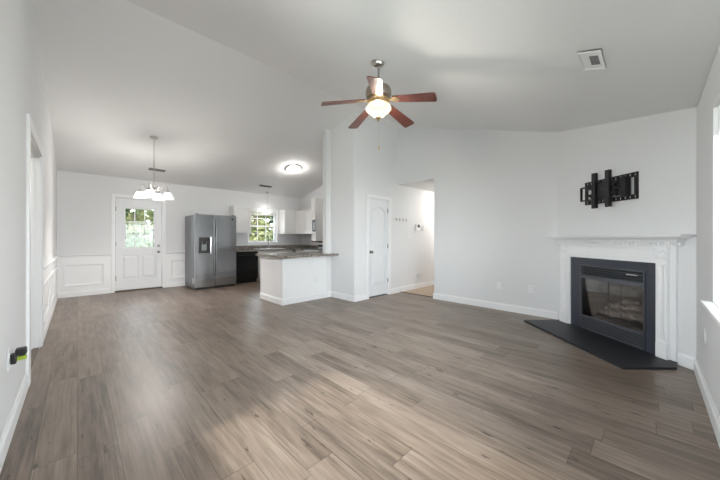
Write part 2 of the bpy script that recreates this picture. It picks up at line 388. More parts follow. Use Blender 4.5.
# closet wall, running on as the hallway wall
D2 = (4.045, 4.665, 0, 1.985)
mb = wall_cells(MB(), 'Y', YP, YP + .11, XP, XF + .12, 0, 2.3, [D2])
mb.prism([(XP, 2.3), (XF + .12, 2.3), (XF + .12, zc(YP) + .05), (XP, zc(YP) + .05)], 'Y', YP, YP + .11)
mb.box(XF + .12, 8.1, YP, YP + .11, 0, 2.40)
struct(mb.build('wall_closet', 'wall'), 'light grey wall with the narrow closet door, running into the hallway', 'wall')
mb = MB().prism([(YP + .11, 0), (YH, 0), (YH, zc(YH) + .05), (YP + .11, zc(YP) + .04)], 'X', XP, XP + .10)
struct(mb.build('wall_pantry', 'wall'), 'narrow grey wall face beside the peninsula counter', 'wall')
mb = MB().prism([(YH, 0), (YH + .12, 0), (YH + .12, zc(YH + .12) + .05), (YH, zc(YH) + .05)], 'X', 3.54, XK + .1)
struct(mb.build('wall_divider', 'wall'), 'wall end standing between the kitchen and the closet', 'wall')
mb = MB().prism([(YH + .12, 0), (YD + .1, 0), (YD + .1, zc(YD + .1) + .05), (YH + .12, zc(YH + .12) + .05)], 'X', XK, XK + .12)
struct(mb.build('wall_kitchen', 'wall'), 'right wall of the kitchen behind the wall cabinets', 'wall')
struct(B(XH, 3.54, YH, YH + .12, 0, .838).build('wall_peninsula', 'trim'), 'white half wall under the granite peninsula counter', 'wall')
# hallway and side room shells
mb = MB(); mb.box(XF + .12, 8.1, 2.85, YO, 0, 2.40); mb.box(8.0, 8.1, YO, YP, 0, 2.40)
struct(mb.build('wall_hall', 'wall'), 'hallway walls hidden beyond the opening', 'wall')
mb = MB(); mb.box(-2.1, XL - .13, 5.5, 5.6, 0, 2.5); mb.box(-2.1, XL - .13, 2.7, 2.8, 0, 2.5); mb.box(-2.2, -2.1, 2.7, 5.6, 0, 2.5)
struct(mb.build('wall_side_room', 'wall'), 'walls of the room beyond the left opening', 'wall')

# ------------------------------------------------------------------ baseboards, casings, wainscot
BH = .115
def base_prof(d0, sgn): return [(d0, 0), (d0 + sgn * .016, 0), (d0 + sgn * .016, BH - .025), (d0 + sgn * .008, BH - .012), (d0 + sgn * .006, BH), (d0, BH)]
def base_x(name, y, sgn, x0, x1, label):      # along X on a wall at y
    struct(MB().prism(base_prof(y, sgn), 'X', x0, x1).build(name, 'trim'), label, 'baseboard')
def base_y(name, x, sgn, y0, y1, label):
    struct(MB().prism(base_prof(x, sgn), 'Y', y0, y1).build(name, 'trim'), label, 'baseboard')
base_y('baseboard_left', XL, 1, YR, 3.44, 'white baseboard on the left wall nearest the camera')
base_y('baseboard_left_dining', XL, 1, 4.725, YD, 'white baseboard under the wainscoting of the left wall')
base_x('baseboard_back', YD, -1, XL, .51, 'white baseboard left of the garden door')
base_x('baseboard_back_fridge', YD, -1, 1.51, 2.8, 'white baseboard between the garden door and the refrigerator')
base_y('baseboard_far', XF, -1, A_.y - .02, YO + .015, 'white baseboard along the far wall')
base_x('baseboard_far_return', YO, 1, XF - .015, XF + .14, 'short baseboard turning into the hallway opening')
base_x('baseboard_closet', YP, -1, XP - .015, 3.995, 'short white baseboard left of the closet door')
base_x('baseboard_hall', YP, -1, 4.715, 8.0, 'white baseboard right of the closet door running into the hallway')
base_y('baseboard_pantry', XP, -1, YP - .015, YH, 'white baseboard on the narrow wall beside the peninsula')
base_x('baseboard_peninsula', YH, -1, XH - .015, XP, 'white baseboard along the long side of the peninsula')
base_y('baseboard_peninsula_end', XH, -1, YH - .015, 5.40, 'white baseboard along the short end of the peninsula')
base_x('baseboard_right', YR, 1, XL, B_.x, 'white baseboard along the right wall under the window')
o = MB().prism([(0, 0), (-.016, 0), (-.016, BH - .025), (-.008, BH - .012), (-.006, BH), (0, BH)], 'X', 1.497, DL).build('baseboard_chimney', 'trim')
o.location = (A_.x, A_.y, 0); o.rotation_euler = (0, 0, DROT); struct(o, 'short white baseboard right of the fireplace', 'baseboard')

def casing(name, label, loc, rot, x0, x1, z1, w=.065, d=.018):
    mb = MB()
    mb.box(x0 - w, x0, -d, 0, 0, z1 - .0005, bev=.004); mb.box(x1, x1 + w, -d, 0, 0, z1 - .0005, bev=.004); mb.box(x0 - w, x1 + w, -d - .001, 0, z1, z1 + w, bev=.004)
    o = mb.build(name, 'trim'); o.location = loc; o.rotation_euler = (0, 0, rot); return struct(o, label, 'door casing')
casing('trim_1', 'white casing around the garden door', (0, YD, 0), 0, D1[0], D1[1], D1[3], .06)
casing('trim_2', 'white casing around the closet door', (0, YP, 0), 0, D2[0], D2[1], D2[3], .055)
casing('trim_3', 'white casing around the opening in the left wall', (XL, 0, 0), pi / 2, O1[0], O1[1], O1[3], .10, .02)
mb = MB(); mb.box(XL - .13, XL + .001, O1[0], O1[0] + .018, 0, O1[3] - .0185); mb.box(XL - .13, XL + .001, O1[1] - .018, O1[1], 0, O1[3] - .0185); mb.box(XL - .13, XL + .001, O1[0], O1[1], O1[3] - .018, O1[3])
mb.box(XL - .085, XL - .045, O1[1] - .03, O1[1] - .018, 0, O1[3] - .018); mb.box(XL - .085, XL - .045, O1[0], O1[1], O1[3] - .03, O1[3] - .018)
struct(mb.build('trim_4', 'trim'), 'white jamb lining the opening in the left wall', 'door jamb')
struct(B(XL - .05, XL - .005, O1[0] + .018, O1[1] - .018, 0, .008, bev=.003).build('trim_5', 'strip'), 'thin transition strip on the floor of the left opening', 'floor strip')
struct(B(XF + .07, XF + .13, YO, YP, 0, .01, bev=.004).build('trim_6', 'strip'), 'dark transition strip at the hallway opening', 'floor strip')

# wainscot
ZR = .845
def rail_prof(d0, s): return [(d0, ZR - .05), (d0 + s * .010, ZR - .05), (d0 + s * .014, ZR - .024), (d0 + s * .038, ZR - .012), (d0 + s * .038, ZR), (d0, ZR)]
def wains_panel(mb, x0, x1, z0, z1):
    p = rect(x0, x1, z0, z1); mb.ring(p, inset(p, .032), -.004, -.024, -.012); return mb
mb = MB().prism(rail_prof(YD, -1), 'X', XL, .512); mb.prism(rail_prof(YD, -1), 'X', 1.508, 2.8)
struct(mb.build('trim_7', 'trim'), 'white chair rail on the wall beside the garden door', 'chair rail')
struct(MB().prism(rail_prof(XL, 1), 'Y', 4.722, YD).build('trim_8', 'trim'), 'white chair rail on the left wall of the dining area', 'chair rail')
mb = MB(); mb.box(XL, .512, -.006, 0, BH, ZR - .05); mb.box(1.508, 2.8, -.006, 0, BH, ZR - .05)
for x0, x1 in ((-.19, .40), (1.615, 2.60)): wains_panel(mb, x0, x1, .225, .65)
o = mb.build('trim_9', 'trim'); o.location = (0, YD, 0); struct(o, 'white panelled wainscoting beside the garden door', 'wainscoting')
mb = MB(); mb.box(4.722, YD, -.006, 0, BH, ZR - .05)
for y0, y1 in ((4.83, 5.80), (5.93, 6.93), (7.05, 8.07)): wains_panel(mb, y0, y1, .225, .65)
o = mb.build('trim_10', 'trim'); o.location = (XL, 0, 0); o.rotation_euler = (0, 0, pi / 2); struct(o, 'white panelled wainscoting on the left wall', 'wainscoting')

# ------------------------------------------------------------------ garden door
d = thing('door_1', 'white garden door with a nine-pane window and two lower panels', 'door', (0, YD + .03, 0), 0, kind='structure')
X0, X1, Z1 = .585, 1.432, 2.075
mb = wall_cells(MB(), 'Y', 0, .045, X0 + .006, X1 - .006, .035, Z1 - .006, [(.742, 1.292, .962, 1.862), (.70, .985, .27, .80), (1.04, 1.33, .27, .80)])
for x0, x1 in ((.70, .985), (1.04, 1.33)):
    mb.box(x0 - .001, x1 + .001, .022, .0445, .269, .801); p = rect(x0 + .022, x1 - .022, .292, .778); mb.ring(p, inset(p, .035), .023, .012, .003); q = inset(p, .034); mb.box(x0 + .056, x1 - .056, .003, .023, .326, .744); p = rect(x0 - .012, x1 + .012, .258, .812); mb.ring(p, inset(p, .012), .001, -.006, -.004)
mb.build('door_panel', 'door', d)
p = rect(.715, 1.32, .935, 1.89); MB().ring(p, inset(p, .045), .001, -.016, -.008).build('glazing_frame', 'door', d)
mb = MB()
for k in (1, 2):
    xx = .742 + .55 * k / 3; mb.box(xx - .008, xx + .008, .014, .030, .962, 1.862)
    zz = .962 + .90 * k / 3; mb.box(.742, 1.292, .0145, .0295, zz - .008, zz + .008)
mb.build('muntin_grid', 'door', d)
B(.742, 1.292, .020, .024, .962, 1.862).build('pane', 'glass', d)
mb = MB(); mb.box(D1[0], X0, -.03, .10, 0, Z1 - .0005); mb.box(X1, D1[1], -.03, .10, 0, Z1 - .0005); mb.box(D1[0], D1[1], -.03, .10, Z1, D1[3]); mb.build('jamb', 'trim', d)
B(D1[0], D1[1], -.035, .08, 0, .03, bev=.005).build('threshold', 'strip', d, label='dark metal threshold')
mb = MB().lathe([(.001, -.065), (.018, -.062), (.028, -.050), (.026, -.036), (.012, -.028), (.012, -.010), (.032, -.008), (.033, 0)], (1.372, 0, .865), axis='Y'); mb.build('knob', 'knobmetal', d, True)
mb = MB().lathe([(.001, -.028), (.012, -.028), (.014, -.012), (.028, -.010), (.031, 0)], (1.372, 0, 1.005), axis='Y'); mb.build('deadbolt', 'knobmetal', d, True)
for z in (.30, 1.05, 1.83): B(X0 - .004, X0 + .016, -.008, .0, z - .05, z + .05, bev=.002).build('hinge', 'knobmetal', d)

# closet door: two panels, the upper one arched
d = thing('door_2', 'narrow white two-panel closet door with an arched upper panel', 'door', (0, YP + .02, 0), 0, kind='structure')
x0, x1 = 4.058, 4.652
def arched(a, b, z0, z1, rise, n=14):
    return [(a, z0), (b, z0)] + [(b - (b - a) * k / n, z1 + rise * sin(pi * k / n)) for k in range(n + 1)]
ha, hb = x0 + .105, x1 - .105
mb = wall_cells(MB(), 'Y', 0, .035, x0, x1, .03, 1.972, [(ha, hb, .97, 1.83), (ha, hb, .23, .81)])
arc = arched(ha, hb, .97, 1.745, .085)[2:]
mb.prism([(hb, 1.83)] + arc + [(ha, 1.83)], 'Y', .0002, .0348)
mb.box(ha - .001, hb + .001, .020, .0346, .229, 1.831)
for p in (arched(ha + .022, hb - .022, .992, 1.735, .078), rect(ha + .022, hb - .022, .252, .788)):
    q = inset(p, .034); mb.ring(p, q, .021, .012, .003); mb.prism(q, 'Y', .003, .021)
mb.build('door_panel', 'door', d)
mb = MB()
for p in (arched(ha - .012, hb + .012, .958, 1.748, .092), rect(ha - .012, hb + .012, .218, .822)): mb.ring(p, inset(p, .012), .001, -.006, -.004)
mb.build('panel_moulding', 'door', d)
mb = MB(); mb.box(D2[0], x0 - .003, -.02, .09, 0, 1.9745); mb.box(x1 + .003, D2[1], -.02, .09, 0, 1.9745); mb.box(D2[0], D2[1], -.02, .09, 1.975, D2[3]); mb.build('jamb', 'trim', d)
B(x0, x1, .0, .09, 0, .004).build('threshold', 'dark', d, label='dark sheet coloured as the shade in the gap below the door')  # dark sheet stands for the shade under the door
MB().lathe([(.001, -.068), (.018, -.065), (.028, -.052), (.026, -.038), (.012, -.030), (.012, -.010), (.032, -.008), (.033, 0)], (x0 + .065, 0, .91), axis='Y').build('knob', 'knobmetal', d, True)
for z in (.30, 1.02, 1.76): B(x1 - .012, x1 + .012, -.012, .0, z - .045, z + .045, bev=.002).build('hinge', 'knobmetal', d)
struct(B(XP + .10, XF, YP + .5, YP + .55, 0, 2.4).build('wall_closet_back', 'wall'), 'back of the closet behind its door', 'wall')

# ------------------------------------------------------------------ windows
def window(name, label, loc, rot, w, z0, z1, cols, rows, cas, depth, sill=True, ret=False):
    d = thing(name, label, 'window', loc, rot, kind='structure')
    fr = .035; yb = depth - .06
    mb = MB(); mb.box(0, fr, yb, yb + .05, z0, z1); mb.box(w - fr, w, yb, yb + .05, z0, z1); mb.box(fr, w - fr, yb, yb + .05, z1 - fr, z1); mb.box(fr, w - fr, yb, yb + .05, z0, z0 + fr)
    zm = (z0 + z1) / 2; mb.box(fr, w - fr, yb + .005, yb + .045, zm - .022, zm + .022)
    mb.build('window_frame', 'trim', d)
    mb = MB()
    for zz0, zz1 in ((z0 + fr, zm - .022), (zm + .022, z1 - fr)):
        for k in range(1, cols): xx = fr + (w - 2 * fr) * k / cols; mb.box(xx - .008, xx + .008, yb + .018, yb + .032, zz0, zz1)
        for k in range(1, rows): zz = zz0 + (zz1 - zz0) * k / rows; mb.box(fr, w - fr, yb + .0185, yb + .0315, zz - .008, zz + .008)
    mb.build('muntin_grid', 'trim', d)
    B(fr, w - fr, yb + .022, yb + .026, z0 + fr, z1 - fr).build('pane', 'glass', d)
    if ret:
        mb = MB(); mb.box(.0, .008, .0005, depth - .001, z0, z1 - .008); mb.box(w - .008, w, .0005, depth - .001, z0, z1 - .008); mb.box(0, w, .0005, depth - .001, z1 - .008, z1); mb.build('reveal', 'trim', d)
    if cas:
        mb = MB(); mb.box(-cas, 0, -.018, 0, z0 - .02, z1 - .0005, bev=.004); mb.box(w, w + cas, -.018, 0, z0 - .02, z1 - .0005, bev=.004); mb.box(-cas, w + cas, -.019, 0, z1, z1 + cas, bev=.004); mb.build('window_casing', 'trim', d)
    if sill:
        mb = MB(); mb.box(-.07, w + .07, -.05, 0, z0 - .025, z0, bev=.006); mb.box(.0, w, .0, depth - .06, z0 - .02, z0 + .003); mb.box(-.055, w + .055, -.014, 0, z0 - .085, z0 - .026, bev=.004); mb.build('window_sill', 'trim', d)
    return d
window('window_1', 'white kitchen window with small panes above the sink', (W1[0], YD, 0), 0, W1[1] - W1[0], W1[2], W1[3], 3, 2, .05, .15)
w2 = window('window_2', 'bright living room window cut by the right edge of the photo', (W2[1], YR, 0), pi, W2[1] - W2[0], W2[2], W2[3], 1, 1, 0, .15, ret=True)
window('added_window_3', 'added window in the left wall beside the camera, out of the frame, letting daylight in', (XL, W3[0], 0), pi / 2, W3[1] - W3[0], W3[2], W3[3], 1, 1, 0, .13, ret=True)  # unseen window added so daylight reaches the far wall
def blind(name, label, loc, rot, w, ztop, n, y):
    t = thing(name, label, 'blind', loc, rot)
    B(.01, w - .01, y - .02, y + .02, ztop - .045, ztop - .002, bev=.004).build('headrail', 'blind', t)
    for k in range(n): B(.015, w - .015, y - .022, y + .022, ztop - .050 - .009 * (k + 1), ztop - .047 - .009 * (k + 1)).build('slat', 'blind', t)
    zb = ztop - .053 - .009 * n
    B(.012, w - .012, y - .022, y + .022, zb - .014, zb, bev=.003).build('bottom_rail', 'blind', t)
    MB().tube([(.12, y - .024, ztop - .03), (.12, y - .030, ztop - .5)], .004, 8).build('wand', 'blind', t)
blind('window_blind', 'white blind drawn up at the top of the kitchen window', (W1[0], YD, 0), 0, W1[1] - W1[0], W1[3], 9, .04)
blind('window_blind', 'white blind drawn up at the top of the living room window', (W2[1], YR, 0), pi, W2[1] - W2[0], W2[3], 14, .04)

# ------------------------------------------------------------------ fireplace
def dloc(s, z=0, off=0): p = A_ + T_ * s + N_ * off; return (p.x, p.y, z)
t = thing('fireplace_hearth', 'dark slate hearth slab lying on the floor before the fireplace', 'hearth', dloc(0), DROT)
MB().prism([(.075, -.545), (1.56, -.625), (1.60, -.15), (1.49, -.002), (.09, -.002)], 'Z', 0, .022).build('slab', 'hearth', t)
f = thing('fireplace', 'white corner fireplace mantel with dentil moulding around a black gas firebox', 'fireplace', dloc(0), DROT)
mb = MB(); mb.box(.105, .29, -.025, -.001, .022, 1.10); mb.box(1.346, 1.495, -.025, -.001, .022, 1.10); mb.box(.29, 1.346, -.0245, -.001, .95, 1.10); mb.build('backboard', 'trim', f)
for a, b in ((.15, .272), (1.3665, 1.450)):
    mb = B(a, b, -.060, -.0255, .022, 1.0995); p = rect(a + .018, b - .018, .20, .925); mb.ring(p, inset(p, .014), -.058, -.070, -.064); mb.build('pilaster', 'trim', f)
    B(a - .006, b + .006, -.074, -.026, .022, .165, bev=.004).build('plinth_block', 'trim', f)
    mb = B(a + .004, b - .004, -.068, -.05, .965, 1.085, bev=.003); xm_ = (a + b) / 2
    mb.lathe([(.036, -.060), (.036, -.078), (.031, -.083), (.026, -.074), (.018, -.074), (.014, -.083), (.001, -.085)], (xm_, 0, 1.025), axis='Y'); mb.build('rosette', 'trim', f, True)
mb = MB(); mb.box(.2725, 1.366, -.050, -.025, .955, 1.0995); p = rect(.295, 1.343, .975, 1.08); mb.ring(p, inset(p, .014), -.048, -.060, -.054); mb.build('frieze', 'trim', f)
mb = MB(); mb.box(.2725, .300, -.050, -.0255, .022, .9305); mb.box(1.345, 1.366, -.050, -.0255, .022, .9305); mb.box(.2725, 1.366, -.052, -.0255, .931, .9545); mb.build('inner_trim', 'trim', f)
mb = MB().box(.10, 1.535, -.072, -.001, 1.10, 1.142)
n = 52
for k in range(n):
    q = .106 + (1.529 - .106 - .016) * k / (n - 1); mb.box(q, q + .015, -.096, -.0715, 1.108, 1.135)
for k in range(2):
    yy = -.010 - k * .030; mb.box(1.5345, 1.553, yy - .016, yy, 1.110, 1.134)
mb.build('dentil_moulding', 'trim', f)
def crown(mb, steps):
    A4 = []
    for o, z in steps: A4.append([mb.bm.verts.new(v) for v in ((.10 - o, -.001, z), (1.535 + o, -.001, z), (1.535 + o, -.072 - o, z), (.10 - o, -.072 - o, z))])
    mb.bm.faces.new(A4[0]); mb.bm.faces.new(A4[-1])
    for a, b in zip(A4[:-1], A4[1:]):
        for i in range(4): mb.bm.faces.new((a[i], a[(i + 1) % 4], b[(i + 1) % 4], b[i]))
mb = MB(); crown(mb, [(.020, 1.1425), (.022, 1.146), (.026, 1.154), (.034, 1.164), (.048, 1.174), (.066, 1.181), (.072, 1.183), (.072, 1.1905)]); mb.build('crown_moulding', 'trim', f)
B(-.035, 1.638, -.158, -.001, 1.191, 1.212, bev=.006, seg=3).build('mantel_shelf', 'trim', f)
mb = wall_cells(MB(), 'Y', -.034, -.0015, .3005, 1.3445, .022, .9305, [(.446, 1.241, .022, .840)])
mb.build('slate_facing', 'slate', f, label='dark slate facing around the firebox')
# the metal insert
I0, I1 = .449, 1.238
ins = MB().box(I0, I0 + .022, -.044, -.002, .024, .838).box(I1 - .016, I1, -.044, -.002, .024, .838).box(I0 + .0225, I1 - .0165, -.042, -.002, .826, .838).box(I0 + .0225, I1 - .0165, -.046, -.002, .672, .712).box(I0 + .0225, I1 - .0165, -.048, -.002, .172, .200).box(I0 + .0225, I1 - .0165, -.042, -.002, .024, .036).build('insert_frame', 'louvre', f, label='black metal frame with louvres above and below the glass')
for z0_, z1_ in ((.712, .826), (.036, .172)): B(I0 + .022, I1 - .016, -.006, -.003, z0_, z1_).build('louvre_recess', 'black', ins)
for z0_, n_ in ((.728, 4), (.052, 5)):
    mb = MB()
    for k in range(n_):
        z = z0_ + k * .0265; mb.prism([(-.042, z - .008), (-.034, z - .010), (-.012, z + .004), (-.018, z + .008), (-.040, z - .003)], 'X', I0 + .0225, I1 - .0165)
    mb.build('louvre', 'louvre', ins)
B(1.05, 1.17, -.047, -.043, .782, .790).build('badge', 'chrome', ins, label='small pale badge on the upper louvres')
mb = MB(); mb.box(.466, .474, 0, .34, .05, .80); mb.box(1.205, 1.213, 0, .335, .05, .80); mb.box(.466, 1.213, .3355, .345, .05, .80); mb.box(.4745, 1.2045, 0, .335, .192, .20); mb.box(.4745, 1.2045, 0, .335, .74, .75)
for y_ in (.10, .20, .30):
    mb.box(.474, .478, y_ - .003, y_ + .003, .2, .74)
mb.build('firebox_liner', 'liner', f)
B(.4715, 1.2215, -.031, -.028, .2005, .6715).build('glass_panel', 'fireglass', f)
mb = MB()
mb.box(.826, .834, -.034, -.0315, .2005, .6715); mb.box(.98, .985, -.034, -.0315, .2005, .6715)
mb.build('glass_seam', 'firemetal', f)
B(.56, 1.14, .06, .28, .20, .235, bev=.01).build('burner_tray', 'blackmetal', f)
def log(p0, p1, r, seed):
    rnd = random.Random(seed); p0, p1 = Vector(p0), Vector(p1); pts = []; rr = []
    for k in range(9):
        q = p0.lerp(p1, k / 8) + Vector((rnd.uniform(-.008, .008), rnd.uniform(-.008, .008), rnd.uniform(-.008, .008))); pts.append(q); rr.append(r * rnd.uniform(.82, 1.18))
    rr[0] *= .8; rr[-1] *= .8
    MB().tube(pts, rr, 12).build('gas_log', 'log', f, True)
log((.57, .22, .285), (1.12, .24, .30), .052, 1); log((.60, .10, .270), (.98, .13, .285), .042, 2); log((.80, .14, .34), (1.14, .09, .30), .038, 3)
log((.62, .20, .36), (.90, .10, .39), .034, 4); log((.86, .10, .38), (1.10, .22, .41), .034, 5); log((.74, .18, .42), (.98, .2, .45), .028, 6)

# ------------------------------------------------------------------ TV wall mount
t = thing('tv_wall_mount', 'black steel television bracket with no television, above the mantel', 'tv mount', dloc(0), DROT)
def slotted_h(mb, x0, x1, zc_, hh, y0, y1, n):
    mb.box(x0, x1, y0, y1, zc_ + hh * .25, zc_ + hh * .5); mb.box(x0, x1, y0, y1, zc_ - hh * .5, zc_ - hh * .25)
    st = (x1 - x0) / n
    for k in range(n + 1):
        xx = x0 + st * k; mb.box(max(x0, xx - st * .22), min(x1, xx + st * .22), y0, y1, zc_ - hh * .2499, zc_ + hh * .2499)
mb = MB()
slotted_h(mb, .505, 1.145, 1.858, .050, -.022, -.002, 12); slotted_h(mb, .505, 1.145, 1.622, .050, -.022, -.002, 12)
mb.box(.505, .535, -.0225, -.002, 1.648, 1.832); mb.box(1.115, 1.145, -.0225, -.002, 1.648, 1.832)
mb.build('wall_plate', 'blackmetal', t)
mb = MB()
for z in (1.79, 1.685): mb.box(.66, 1.06, -.095, -.055, z - .026, z + .026, bev=.004)
mb.box(1.03, 1.085, -.10, -.0235, 1.635, 1.845, bev=.006); mb.box(.945, .985, -.11, -.05, 1.65, 1.825, bev=.006); mb.box(.90, 1.03, -.108, -.085, 1.722, 1.752, bev=.004)
mb.build('folding_arm', 'blackmetal', t)
B(.775, .905, -.130, -.097, 1.635, 1.835, bev=.006).build('pivot_plate', 'blackmetal', t)
mb = MB()
for z in (1.775, 1.69): mb.box(.63, 1.00, -.135, -.118, z - .016, z + .016)
mb.build('cross_bar', 'blackmetal', t)
for xx, za, zb in ((.765, 1.53, 1.946), (.936, 1.53, 1.946)):
    mb = MB(); mb.box(xx - .023, xx + .023, -.158, -.148, za, zb); mb.box(xx - .023, xx - .018, -.1479, -.118, za, zb); mb.box(xx + .018, xx + .023, -.1479, -.118, za, zb)
    mb.build('bracket_arm', 'blackmetal', t)
mb = MB(); mb.box(.565, .582, -.145, -.120, 1.632, 1.806, bev=.004); mb.box(.575, .70, -.1445, -.1205, 1.79, 1.8055, bev=.003); mb.box(.575, .70, -.1445, -.1205, 1.6325, 1.648, bev=.003)
mb.build('side_handle', 'blackmetal', t)

# ------------------------------------------------------------------ ceiling fan
FX, FY = 2.275, 2.026
fan = thing('ceiling_fan', 'five-bladed mahogany ceiling fan with a lit frosted bowl', 'ceiling fan', (FX, FY, 2.65))
zc0 = zc(FY) - 2.65
MB().lathe([(.055, .035), (.066, .03), (.068, 0), (.058, -.03), (.036, -.052), (.020, -.056)], (0, 0, zc0), 28).build('canopy', 'nickel', fan, True)
MB().tube([(0, 0, zc0 - .05), (0, 0, .16)], .0125, 12).build('downrod', 'nickel', fan)
MB().lathe([(.018, .175), (.030, .165), (.036, .145), (.080, .140), (.122, .118), (.136, .085), (.138, .050), (.125, .022), (.095, .008), (.060, .004)], (0, 0, 0), 36).build('motor_housing', 'motor', fan, True)
mb = MB().lathe([(.070, .012), (.105, .006), (.112, -.012), (.104, -.030), (.106, -.050), (.122, -.062), (.100, -.067)], (0, 0, 0), 36)
for k in range(10):
    a = 2 * pi * k / 10; mb.lathe([(.001, -.010), (.010, -.007), (.012, 0), (.010, .007), (.001, .010)], (.110 * cos(a), .110 * sin(a), -.026), 10)
mb.build('light_fitter', 'brass', fan, True)
# camera-frame angle to world: lateral axis (c,-s), depth axis (s,c)
for k in range(5):
    phi = radians(-25.2 + 72 * k); sc_, cc_ = sin(.7789), cos(.7789)
    dx = cos(phi) * cc_ + sin(phi) * sc_; dy = -cos(phi) * sc_ + sin(phi) * cc_
    ang = atan2(dy, dx)
    mx = Matrix.Rotation(ang, 4, 'Z') @ Matrix.Rotation(radians(9.5), 4, 'Y')
    pts = []
    x0_, x1_ = .165, .612
    for q in range(9):
        a = q / 8; pts.append((x0_ + (x1_ - .022 - x0_) * a, .048 + .020 * a))
    prof = pts + [(x1_ - .008, .062), (x1_, .046), (x1_, -.046), (x1_ - .008, -.062)] + [(x, -y) for x, y in pts[::-1]]
    mb = MB().prism(prof, 'Z', -.004, .004).xf(Matrix.Rotation(radians(-11), 4, 'X')).xf(mx)
    bl = mb.build('blade', 'blade', fan)
    mb = MB().tube([(.095, 0, .004), (.13, 0, -.002), (.16, 0, -.006)], [.012, .011, .010], 8)
    mb.prism([(.15, -.012), (.175, -.040), (.205, -.042), (.225, -.015), (.245, 0), (.225, .015), (.205, .042), (.175, .040), (.15, .012)], 'Z', -.009, -.0045)
    mb.xf(Matrix.Rotation(radians(-11), 4, 'X')).xf(mx).build('blade_iron', 'brass', bl, label='brass blade arm')
MB().lathe([(.095, -.030), (.120, -.040), (.134, -.056), (.136, -.070), (.122, -.090), (.095, -.108), (.074, -.128), (.060, -.146), (.035, -.156), (.012, -.158)], (0, 0, -.034), 36).build('light_bowl', 'fan_e', fan, True, label='lit frosted glass bowl')
MB().lathe([(.030, -.155), (.032, -.164), (.018, -.172), (.010, -.182), (.013, -.190), (.001, -.198)], (0, 0, -.034), 20).build('finial', 'brass', fan, True)
mb = MB()
for k in range(46): mb.lathe([(.0003, -.0035), (.0013, 0), (.0003, .0035)], (.012, .004, -.205 - k * .0062), 6)
ch = mb.build('pull_chain', 'brass', fan)
MB().lathe([(.002, -.485), (.007, -.495), (.009, -.512), (.006, -.530), (.001, -.535)], (.012, .004, 0), 12).build('chain_fob', 'brass', ch, True)

bulb('fan_bulb', fan, (0, 0, -.115), FAN_W, (1, .90, .78), .035)

# ------------------------------------------------------------------ chandelier in the dining area
cx, cy_ = .968, 6.198
chd = thing('chandelier', 'nickel chandelier with four lit white glass shades over the dining area', 'chandelier', (cx, cy_, 2.02))
zt = zc(cy_) - 2.02
MB().lathe([(.058, .02), (.062, 0), (.055, -.018), (.018, -.028)], (0, 0, zt), 24).build('canopy', 'nickel', chd, True)
MB().tube([(0, 0, zt - .02), (0, 0, .10)], .006, 8).build('stem', 'nickel', chd)
MB().lathe([(.006, .13), (.012, .12), (.022, .105), (.014, .085), (.018, .06), (.034, .045), (.036, .02), (.022, .005), (.012, -.02), (.018, -.032), (.001, -.045)], (0, 0, 0), 20).build('hub', 'nickel', chd, True)
for k in range(4):
    phi = radians(16.5 + 90 * k); sc_, cc_ = sin(.7789), cos(.7789)
    dx = cos(phi) * cc_ + sin(phi) * sc_; dy = -cos(phi) * sc_ + sin(phi) * cc_
    P = [(.02, .03), (.06, .015), (.10, .03), (.13, .075), (.16, .11), (.19, .11), (.208, .085), (.212, .03), (.212, .01)]
    ar = MB().tube([(dx * r, dy * r, z) for r, z in P], .006, 8).build('arm', 'nickel', chd, True)
    MB().lathe([(.012, .025), (.024, .018), (.028, -.012), (.024, -.018)], (dx * .212, dy * .212, 0), 16).build('socket_cup', 'nickel', ar, True)
    bulb('chandelier_bulb', ar, (dx * .212, dy * .212, -.075), CHAN_W, (1, .96, .91), .03)
    MB().lathe([(.020, -.012), (.040, -.020), (.058, -.045), (.070, -.080), (.084, -.112), (.098, -.132), (.094, -.134), (.078, -.110), (.060, -.075), (.030, -.030), (.010, -.025)], (dx * .212, dy * .212, 0), 32, flute=.05, nfl=8).build('glass_shade', 'chan_e', chd, True, label='lit white ribbed glass shade')

# flush dome in the kitchen (tilted with the slope)
def flush(name, label, x, y, z, mat, r=.20, tilt=0, group=None):
    t = thing(name, label, 'ceiling light', (x, y, z)); t.rotation_euler = (tilt, 0, 0)
    MB().lathe([(r, .01), (r, -.012), (r * .96, -.018), (r * .90, -.016), (r * .90, 0)], (0, 0, 0), 40).build('rim', 'nickel', t, True)
    MB().lathe([(r * .9, -.014), (r * .87, -.050), (r * .72, -.088), (r * .45, -.110), (r * .2, -.119), (.004, -.121)], (0, 0, 0), 40).build('dome', mat, t, True)
    if mat == 'flush_e': bulb('dome_bulb', t, (0, 0, -.066), FLUSH_W, (1, .96, .91), .04)
    return t
flush('ceiling_light', 'lit white dome light on the sloping kitchen ceiling', 3.863, 6.294, zc(6.294), 'flush_e', .195, -math.atan(S1))
flush('ceiling_light', 'added dome light on the hallway ceiling, out of sight beyond the opening', 6.75, 3.30, 2.352, 'hall_e', .15)  # unseen, added to light the hallway
flush('ceiling_light', 'added, unseen dome light on the ceiling of the room beyond the left opening', -1.25, 4.1, 2.44, 'side_e', .16)  # out of view, added as light for the side room

# pendant over the sink
px_, py_ = 4.03, 8.01
pl_ = t = thing('pendant_light', 'small lit glass pendant hanging in front of the kitchen window', 'pendant light', (px_, py_, 1.92))
MB().lathe([(.052, .02), (.055, 0), (.048, -.018), (.010, -.026)], (0, 0, zc(py_) - 1.92), 20).build('canopy', 'nickel', t, True)
MB().tube([(0, 0, zc(py_) - 1.92 - .02), (0, 0, .13)], .0035, 8).build('cord', 'nickel', t)
MB().lathe([(.008, .145), (.022, .138), (.026, .10), (.022, .095)], (0, 0, 0), 16).build('socket_cap', 'nickel', t, True)
MB().lathe([(.024, .105), (.040, .085), (.060, .050), (.085, .005), (.092, -.012), (.080, -.010), (.040, .06), (.010, .09)], (0, 0, 0), 24).build('glass_shade', 'pend_e', t, True)

